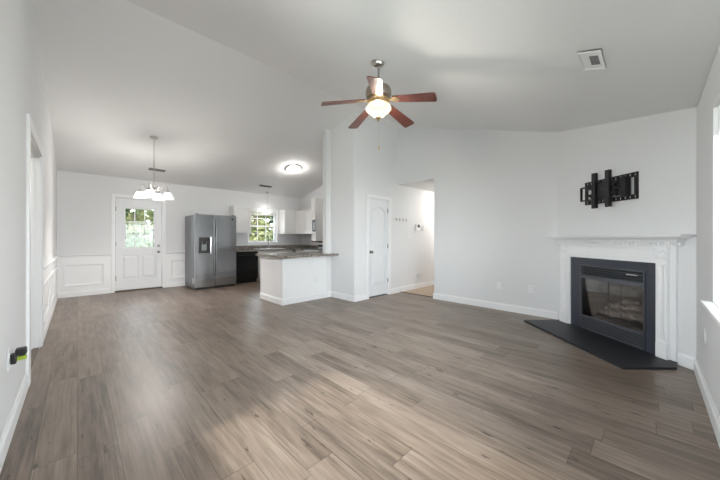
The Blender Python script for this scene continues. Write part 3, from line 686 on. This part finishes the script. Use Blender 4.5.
bulb('pendant_bulb', pl_, (0, 0, .04), PEND_W, (1, .96, .91), .025)

# ------------------------------------------------------------------ vents
def register(name, label, x, y, w, l, slope_sign):
    t = thing(name, label, 'air vent', (x, y, zc(y))); t.rotation_euler = (-math.atan(S1) if slope_sign > 0 else math.atan(S2), 0, 0)
    return t
for (x, y, w, l, lab) in ((1.228, 7.515, .30, .11, 'slim white ceiling vent beside the chandelier rod'), (3.76, 7.58, .36, .11, 'slim ceiling vent above the kitchen pendant')):
    t = register('ceiling_vent', lab, x, y, w, l, 1)
    p = rect(-w / 2, w / 2, -l / 2, l / 2)
    mb = MB().ring(p, inset(p, .012), 0, .010, .006).xf(Matrix.Rotation(-pi / 2, 4, 'X')); mb.build('frame', 'ventmid', t)
    B(-w / 2 + .01, w / 2 - .01, -l / 2 + .01, l / 2 - .01, -.003, -.001).build('backing', 'ventgrey', t)
    mb = MB()
    for k in range(5): yy = -l / 2 + .02 + k * (l - .04) / 4; mb.prism([(yy - .008, -.009), (yy - .006, -.010), (yy + .006, -.003), (yy + .004, -.002)], 'X', -w / 2 + .012, w / 2 - .012)
    mb.build('slat', 'ventmid', t)
t = thing('ceiling_vent', 'white square vent with a dark grille on the ceiling above the fireplace', 'air vent', (2.755, .305, zc(.305))); t.rotation_euler = (math.atan(S2), 0, 0)
mb = wall_cells(MB(), 'Y', -.008, 0, -.150, .150, -.072, .072, [(-.072, .085, -.010, .045)]).xf(Matrix.Rotation(pi / 2, 4, 'X')); mb.build('cover', 'vent', t)
p = rect(-.150, .150, -.072, .072); MB().ring(p, inset(p, .010), 0, -.016, -.012).xf(Matrix.Rotation(pi / 2, 4, 'X')).build('frame', 'vent', t)
B(-.072, .085, -.046, .010, -.0045, -.0015).build('backing', 'ventgrey', t)
mb = MB()
for k in range(8): xx = -.066 + k * .0205; mb.box(xx - .003, xx + .003, -.045, .010, -.0075, -.005)
mb.build('slat', 'ventmid', t)

# ------------------------------------------------------------------ refrigerator
fr = thing('refrigerator', 'stainless steel side-by-side refrigerator with a water dispenser', 'refrigerator', (1.895, 7.23, 0))
W_ = .92; H_ = 1.735
B(0, W_, .075, .86, .02, H_ - .01, bev=.006).build('body', 'steel_side', fr, label='dark grey side panels')
B(.03, W_ - .03, .04, .10, .0, .06).build('toe_grille', 'black', fr)
xm = .425
def fdoor(x0, x1, hole=None):
    if hole:
        mb = wall_cells(MB(), 'Y', .004, .07, x0, x1, .055, H_, [hole]); return mb
    return B(x0, x1, .004, .07, .055, H_, bev=.010, seg=3)
disp = (.075, .318, .84, 1.20)
B(xm - .02, xm + .02, .02, .076, .06, H_ - .02).build('door_gap_shade', 'black', fr)  # black strip: shade of the gap between the doors, put in as colour
d1 = fdoor(.0, xm - .006, disp).build('door', 'steel', fr)
d2 = fdoor(xm + .006, W_, None).build('door', 'steel', fr)
# full-height handle channels at the meeting edges
B(xm - .034, xm - .010, -.020, .006, .30, 1.66, bev=.008, seg=3).build('handle', 'steel', d1)
B(xm + .010, xm + .034, -.020, .006, .30, 1.66, bev=.008, seg=3).build('handle', 'steel', d2)
dp = B(disp[0], disp[1], .050, .069, disp[2], disp[3]).box(disp[0], disp[0] + .012, .0, .052, disp[2], disp[3]).box(disp[1] - .012, disp[1], .0, .052, disp[2], disp[3]).box(disp[0], disp[1], .0, .052, disp[3] - .09, disp[3]).box(disp[0], disp[1], -.006, .052, disp[2], disp[2] + .03).build('dispenser', 'black', d1)
for xx in (.15, .24): MB().tube([(xx, .03, 1.11), (xx, .025, 1.05)], .013, 10).build('spout', 'chrome', d1)
B(.14, .25, .035, .048, .90, 1.04, bev=.004).build('paddle', 'steel_side', d1)
p = rect(disp[0] - .018, disp[1] + .018, disp[2] - .035, disp[3] + .018); MB().ring(p, inset(p, .018), .006, -.004, -.002).build('dispenser_surround', 'steel', d1)
MB().lathe([(.022, .004), (.022, -.001), (.019, -.004), (.001, -.004)], (.83, .004, 1.655), 24, axis='Y').build('badge', 'black', d2, label='small round dark badge')
B(.02, .09, .03, .10, H_ - .005, H_ + .02, bev=.005).build('hinge_cover', 'steel_side', fr)
B(W_ - .09, W_ - .02, .03, .10, H_ - .005, H_ + .02, bev=.005).build('hinge_cover', 'steel_side', fr)
B(-.002, .001, .12, .20, .13, .26).build('sticker', 'plate', fr, label='small white sticker low on the side')

# ------------------------------------------------------------------ kitchen cabinets
def door_front(mb, x0, x1, y, z0, z1):           # shaker/recessed door facing -Y in local space
    mb.box(x0, x1, y - .012, y, z0, z1); p = rect(x0, x1, z0, z1); mb.ring(p, inset(p, .055), y - .012, y - .030, y - .028)
def cab(name, label, loc, rot, w, dep, z0, z1, doors, group=None, drawers=False, toe=False, knobs=True):
    t = thing(name, label, 'cabinet', loc, rot, group)
    zb = z0 + (.10 if toe else 0)
    mb = B(0, w, -dep, -.002, zb, z1)
    if toe: mb.box(0, w, -dep + .07, -.002, z0, zb)
    mb.build('body', 'cab', t)
    n = doors
    for k in range(n):
        a, b = w * k / n + .004, w * (k + 1) / n - .004; zt_ = z1 - .004 - (.16 if drawers else 0)
        mb = MB(); door_front(mb, a, b, -dep, zb + .004, zt_); dr = mb.build('door', 'cab', t)
        if drawers: B(a, b, -dep - .02, -dep, z1 - .155, z1 - .006, bev=.004).build('drawer', 'cab', t)
        if knobs:
            kx = b - .03 if k % 2 == 0 else a + .03
            MB().lathe([(.006, 0), (.006, -.014), (.013, -.020), (.011, -.028), (.001, -.030)], (kx, -dep - .018, zt_ - .06 if toe else zb + .07), 12, axis='Y').build('knob', 'nickel', dr, True)
    return t
UG = 'white kitchen wall cabinets'; BG = 'white kitchen base cabinets'
cab('wall_cabinet', 'white wall cabinet between the refrigerator and the kitchen window', (2.985, YD, 0), 0, .475, .305, 1.335, 2.07, 1, UG, knobs=False)
cab('wall_cabinet', 'white wall cabinet just right of the kitchen window', (4.505, YD, 0), 0, .46, .305, 1.322, 2.07, 1, UG, knobs=False)
cab('wall_cabinet', 'white two-door wall cabinet on the kitchen right wall', (XK, 7.86, 0), -pi / 2, .875, .36, 1.322, 2.05, 2, UG, knobs=False)
t = cab('tall_wall_cabinet', 'tall pale wall cabinet holding the microwave, beside the divider wall', (XK, 6.98, 0), -pi / 2, .205, .40, 1.72, 2.37, 1, None, knobs=False)
mb = MB(); mb.box(.19, .205, -.40, -.002, 1.11, 1.72); mb.box(0, .012, -.40, -.002, 1.11, 1.72); mb.box(.012, .19, -.40, -.002, 1.11, 1.38); mb.box(.012, .19, -.02, -.002, 1.38, 1.72); mb.build('niche', 'cab', t)
B(-.0, .205, -.402, -.002, 1.075, 1.11).build('bottom_rail', 'brownwood', t, label='brown wooden bottom rail')
t = thing('microwave', 'small microwave with a dark front inside the tall wall cabinet', 'microwave', (XK, 6.98, 1.38), -pi / 2)
B(.016, .186, -.37, -.04, 0.001, .30, bev=.005).build('body', 'black', t)
B(.016, .186, -.392, -.372, .001, .32, bev=.004).build('door', 'black', t)
B(.05, .152, -.396, -.391, .05, .265).build('window', 'steel_side', t)
# base cabinets
cab('base_cabinet', 'white sink base cabinet under the kitchen window', (3.525, YD, 0), 0, 1.10, .60, 0, .835, 2, BG, True, True)
cab('base_cabinet', 'white corner base cabinet in the right back corner of the kitchen', (XK, 7.54, 0), -pi / 2, .42, .60, 0, .835, 1, BG, True, True)
cab('base_cabinet', 'white base cabinets of the peninsula behind the half wall', (3.60, YH + .122, 0), pi, 1.03, .60, 0, .835, 2, BG, True, True)
for o in list(bpy.data.objects):
    pass
t = thing('dishwasher', 'black dishwasher beside the refrigerator', 'dishwasher', (2.90, 7.515, 0))
B(.004, .60, .02, .62, .10, .83).build('body', 'black', t); B(.01, .595, .06, .5, 0, .10).build('toe_kick', 'black', t)
B(.006, .598, -.012, .02, .11, .70, bev=.006).build('door', 'blackgloss', t); B(.006, .598, -.016, .02, .705, .828, bev=.006).build('control_panel', 'blackgloss', t)
B(.05, .555, -.030, -.014, .715, .735, bev=.005).build('handle', 'black', t)
# worktops
mb = MB().prism([(2.885, 7.49), (4.635, 7.49), (4.635, 7.105), (XK - .002, 7.105), (XK - .002, YD - .002), (2.885, YD - .002)], 'Z', .838, .876)
w = mb.build('worktop', 'granite'); tag(w, 'speckled granite worktop under the kitchen window', 'worktop')
mb = MB(); mb.box(2.885, XK - .03, YD - .025, YD - .002, .876, .972); mb.box(XK - .025, XK - .002, 7.105, YD - .026, .876, .972); mb.build('backsplash', 'granite', w)
mb = MB().prism([(2.485, 4.30), (XP - .003, 4.30), (XP - .003, 4.543), (3.537, 4.543), (3.537, 4.667), (4.2, 4.667), (4.2, 5.43), (2.485, 5.43)], 'Z', .842, .880)
tag(mb.build('worktop', 'granite'), 'speckled granite counter on the white peninsula', 'worktop')
# end panel of the peninsula
t = struct(B(XH - .001, XH + .012, YH + .121, 5.40, 0, .838).build('trim_11', 'trim'), 'white end panel of the peninsula cabinets', 'end panel')
# sink and faucet
t = thing('kitchen_sink', 'white sink set in the worktop under the window', 'sink', (4.0, 7.83, .8765))
mb = MB(); p = rect(-.38, .38, -.25, .25); mb.ring(p, inset(p, .035), 0, .010, .006).xf(Matrix.Rotation(pi / 2, 4, 'X')); mb.build('rim', 'plate', t)
B(-.345, .345, -.215, .215, .0005, .003).build('basin', 'plate', t)
t = thing('faucet', 'chrome gooseneck faucet in front of the kitchen window', 'faucet', (4.045, 7.99, .876))
MB().lathe([(.030, 0), (.030, .012), (.020, .030), (.018, .07)], (0, 0, .010), 20).build('base', 'chrome', t, True)
MB().tube([(0, 0, .07), (0, 0, .27)] + [(-.0 - .02 * 0, -.085 + .085 * cos(a), .27 + .085 * sin(a)) for a in [pi * k / 10 for k in range(1, 11)]] + [(0, -.17, .22)], .012, 12).build('spout', 'knobmetal', t, True)
MB().tube([(.018, 0, .06), (.06, 0, .075), (.085, 0, .10)], [.009, .007, .006], 10).build('lever', 'chrome', t, True)
# range
t = thing('cooking_range', 'cooking range with a black glass top against the kitchen right wall', 'range', (XK, 7.098, 0), -pi / 2)
B(0, .745, -.62, -.02, .02, .862).build('body', 'plate', t)
B(-.0, .745, -.64, -.02, .863, .882, bev=.004).build('cooktop', 'blackgloss', t)
B(.02, .725, -.645, -.62, .16, .76, bev=.006).build('oven_door', 'black', t); B(.02, .725, -.643, -.62, .03, .15, bev=.006).build('drawer', 'plate', t)
MB().tube([(.08, -.68, .72), (.66, -.68, .72)], .012, 10).tube([(.08, -.68, .72), (.08, -.64, .72)], .01, 8).tube([(.66, -.68, .72), (.66, -.64, .72)], .01, 8).build('handle', 'chrome', t)
bg = B(0, .745, -.09, -.02, .883, 1.13, bev=.008).build('backguard', 'plate', t)
for x in (.04, .20, .50, .66):
    MB().lathe([(.024, 0), (.022, -.022), (.001, -.024)], (x, -.089, .965), 16, axis='Y').build('dial', 'black', bg)
B(.02, .72, -.094, -.089, .925, 1.00).build('control_strip', 'black', bg); B(.02, .72, -.094, -.089, 1.05, 1.09).build('clock_display', 'black', bg)

# ------------------------------------------------------------------ wall plates and small things
def plate(name, label, cat, loc, rot, kind='outlet', group=None):
    t = thing(name, label, cat, loc, rot, group)
    B(-.036, .036, -.006, -.0005, -.058, .058, bev=.003).build('cover_plate', 'plate', t)
    if kind == 'outlet':
        for z in (.02, -.02):
            s_ = MB().lathe([(.017, -.0055), (.017, -.0085), (.001, -.0085)], (0, 0, z), 16, axis='Y').build('receptacle', 'plate', t)
            mb = MB(); mb.box(-.008, -.005, -.0095, -.008, z - .002, z + .008); mb.box(.005, .008, -.0095, -.008, z - .002, z + .008); mb.build('slot', 'plategrey', s_)
    elif kind == 'switch':
        B(-.011, .011, -.010, -.005, -.022, .022, bev=.002).build('switch_rocker', 'plate', t)
    return t
plate('wall_outlet', 'white outlet low on the far wall, near the fireplace', 'outlet', (XF, 1.29, .40), -pi / 2)
plate('wall_outlet', 'white blank outlet low on the far wall, farther from the fireplace', 'outlet', (XF, 1.75, .40), -pi / 2, 'blank')
plate('wall_outlet', 'white outlet low on the right wall under the window', 'outlet', (3.288, YR, .456), pi)
plate('wall_outlet', 'white outlet on the long side of the peninsula', 'outlet', (3.30, YH, .372), 0)
plate('wall_outlet', 'white outlet high on the short end of the peninsula', 'outlet', (XH - .001, 4.86, .745), -pi / 2)
plate('light_switch', 'white light switch on the hallway wall below the thermostat', 'switch', (5.38, YP, 1.258), 0, 'switch')
plate('wall_outlet', 'white outlet low on the hallway wall', 'outlet', (5.72, YP, .29), 0)
t = thing('plug_adapter', 'small white plug-in device in the hallway outlet', 'plug', (5.72, YP - .012, .31))
B(-.028, .028, -.045, 0, -.03, .05, bev=.006).build('housing', 'plate', t); B(-.01, .01, -.047, -.044, .0, .02).build('indicator', 'ventmid', t)
plate('wall_outlet', 'white outlet on the left wall behind the black adapter', 'outlet', (XL, 2.64, .46), pi / 2)
t = thing('power_adapter', 'black angled power adapter with a yellow-green tag in the left wall outlet', 'power adapter', (XL + .0095, 2.64, .475), pi / 2)
B(-.022, .022, -.024, -.0, -.042, .018, bev=.006).build('plug_body', 'black', t)
B(-.026, .026, -.064, -.018, .004, .045, bev=.008).build('transformer', 'black', t)
B(-.014, .016, -.062, -.026, -.026, -.004, bev=.002).build('tag', 'green', t, label='yellow-green tag')
t = thing('coat_hook_rack', 'white hook rail with four grey hooks on the hallway wall', 'hook rail', (5.05, YP, 1.60))
B(-.25, .25, -.014, -.001, -.032, .032, bev=.004).build('rail', 'plate', t)
for k in range(4):
    x = -.18 + .12 * k
    MB().tube([(x, -.012, .015), (x, -.035, .008), (x, -.045, -.012), (x, -.036, -.028), (x, -.050, -.036)], [.010, .009, .008, .009, .012], 8).build('hook', 'nickel', t, True)
t = thing('thermostat', 'white thermostat with a dark screen on the hallway wall', 'thermostat', (5.735, YP, 1.445))
B(-.105, .085, -.030, -.001, -.078, .078, bev=.006).build('housing', 'plate', t)
B(-.055, .040, -.033, -.029, -.008, .060).build('screen', 'black', t)
t = thing('thermostat_sensor', 'small round white device right beside the thermostat', 'sensor', (5.92, YP, 1.43))
MB().lathe([(.062, -.001), (.062, -.022), (.055, -.030), (.001, -.030)], (0, 0, 0), 24, axis='Y').build('housing', 'plate', t, True)
mb = MB(); mb.lathe([(.018, -.029), (.018, -.034), (.001, -.034)], (.0, 0, .025), 16, axis='Y'); mb.lathe([(.018, -.029), (.018, -.034), (.001, -.034)], (-.01, 0, -.03), 16, axis='Y'); mb.build('button', 'ventmid', t)

# ------------------------------------------------------------------ outside: lawn and trees behind the house, lawn before the living room window
tag(B(-30, 45, -30, 45, -.60, -.45).build('lawn', 'grass'), 'green lawn seen through the windows', 'lawn', kind='structure')
def tree(x, y, h, rad, seed, leaf, label, nl=2600, low=.3):
    rnd = random.Random(seed)
    t = thing('leafy_tree', label, 'tree', (x, y, -.45))
    mb = MB().tube([(0, 0, 0), (.05, .03, h * .3), (-.04, .02, h * .6), (.02, 0, h * .85)], [.16, .12, .08, .03], 10)
    for k in range(7):
        a = rnd.uniform(0, 6.28); z = h * rnd.uniform(.2, .7); r = rad * rnd.uniform(.5, .85)
        mb.tube([(0, 0, z), (cos(a) * r * .5, sin(a) * r * .5, z + .3), (cos(a) * r, sin(a) * r, z + .7)], [.05, .035, .015], 6)
    mb.build('trunk', 'bark', t)
    mb = MB(); cl = [(rnd.uniform(-1, 1) * rad * .7, rnd.uniform(-1, 1) * rad * .7, low + (h - low) * rnd.random(), rad * rnd.uniform(.3, .55)) for _ in range(22)]
    for k in range(nl):
        c = cl[k % len(cl)]; v = Vector((rnd.gauss(0, 1), rnd.gauss(0, 1), rnd.gauss(0, 1))).normalized() * c[3] * rnd.uniform(.55, 1.05)
        q = Vector(c[:3]) + v; q.z = max(q.z, .05); s_ = rnd.uniform(.06, .13)
        a = Vector((rnd.gauss(0, 1), rnd.gauss(0, 1), rnd.gauss(0, .6))).normalized(); b = a.orthogonal().normalized()
        vs = [mb.bm.verts.new(q + a * s_ * 1.5), mb.bm.verts.new(q + b * s_ * .7), mb.bm.verts.new(q - a * s_ * 1.5), mb.bm.verts.new(q - b * s_ * .7)]
        mb.bm.faces.new(vs)
    mb.build('foliage', leaf, t)
tree(.9, 15.5, 4.6, 1.15, 11, 'leaf_a', 'green tree seen through the left panes of the garden door')
tree(3.6, 16.0, 4.8, 1.25, 12, 'leaf_a', 'green tree seen through the right panes of the garden door')
tree(2.2, 20.0, 6.0, 1.9, 13, 'leaf_b', 'yellow-green tree far behind the garden door')
tree(6.9, 15.0, 4.6, 1.15, 14, 'leaf_b', 'yellow-green tree seen in the left half of the kitchen window')
tree(9.6, 15.8, 4.8, 1.3, 15, 'leaf_b', 'yellow-green tree seen in the right half of the kitchen window')
tree(9.0, 20.5, 6.0, 1.7, 16, 'leaf_a', 'green tree far behind the kitchen window')
tree(4.9, 24.0, 6.5, 2.2, 17, 'leaf_a', 'pale green tree farthest behind the house, right of the garden door')
tree(13.4, 22.0, 6.5, 1.8, 18, 'leaf_b', 'yellow-green tree farthest right behind the kitchen window')
rnd = random.Random(5); mb = MB()
for k in range(7000):
    q = Vector((rnd.uniform(-9, 30), rnd.uniform(27, 29.5), -.4 + 6.5 * rnd.random() ** 1.1)); s_ = rnd.uniform(.16, .34)
    a = Vector((rnd.gauss(0, 1), rnd.gauss(0, .7), rnd.gauss(0, 1))).normalized(); b = a.orthogonal().normalized()
    mb.bm.faces.new([mb.bm.verts.new(q + v) for v in (a * s_ * 1.4, b * s_ * .8, -a * s_ * 1.4, -b * s_ * .8)])
tag(mb.build('treeline', 'leaf_c'), 'dense green treeline along the far edge of the lawn', 'treeline', kind='stuff')
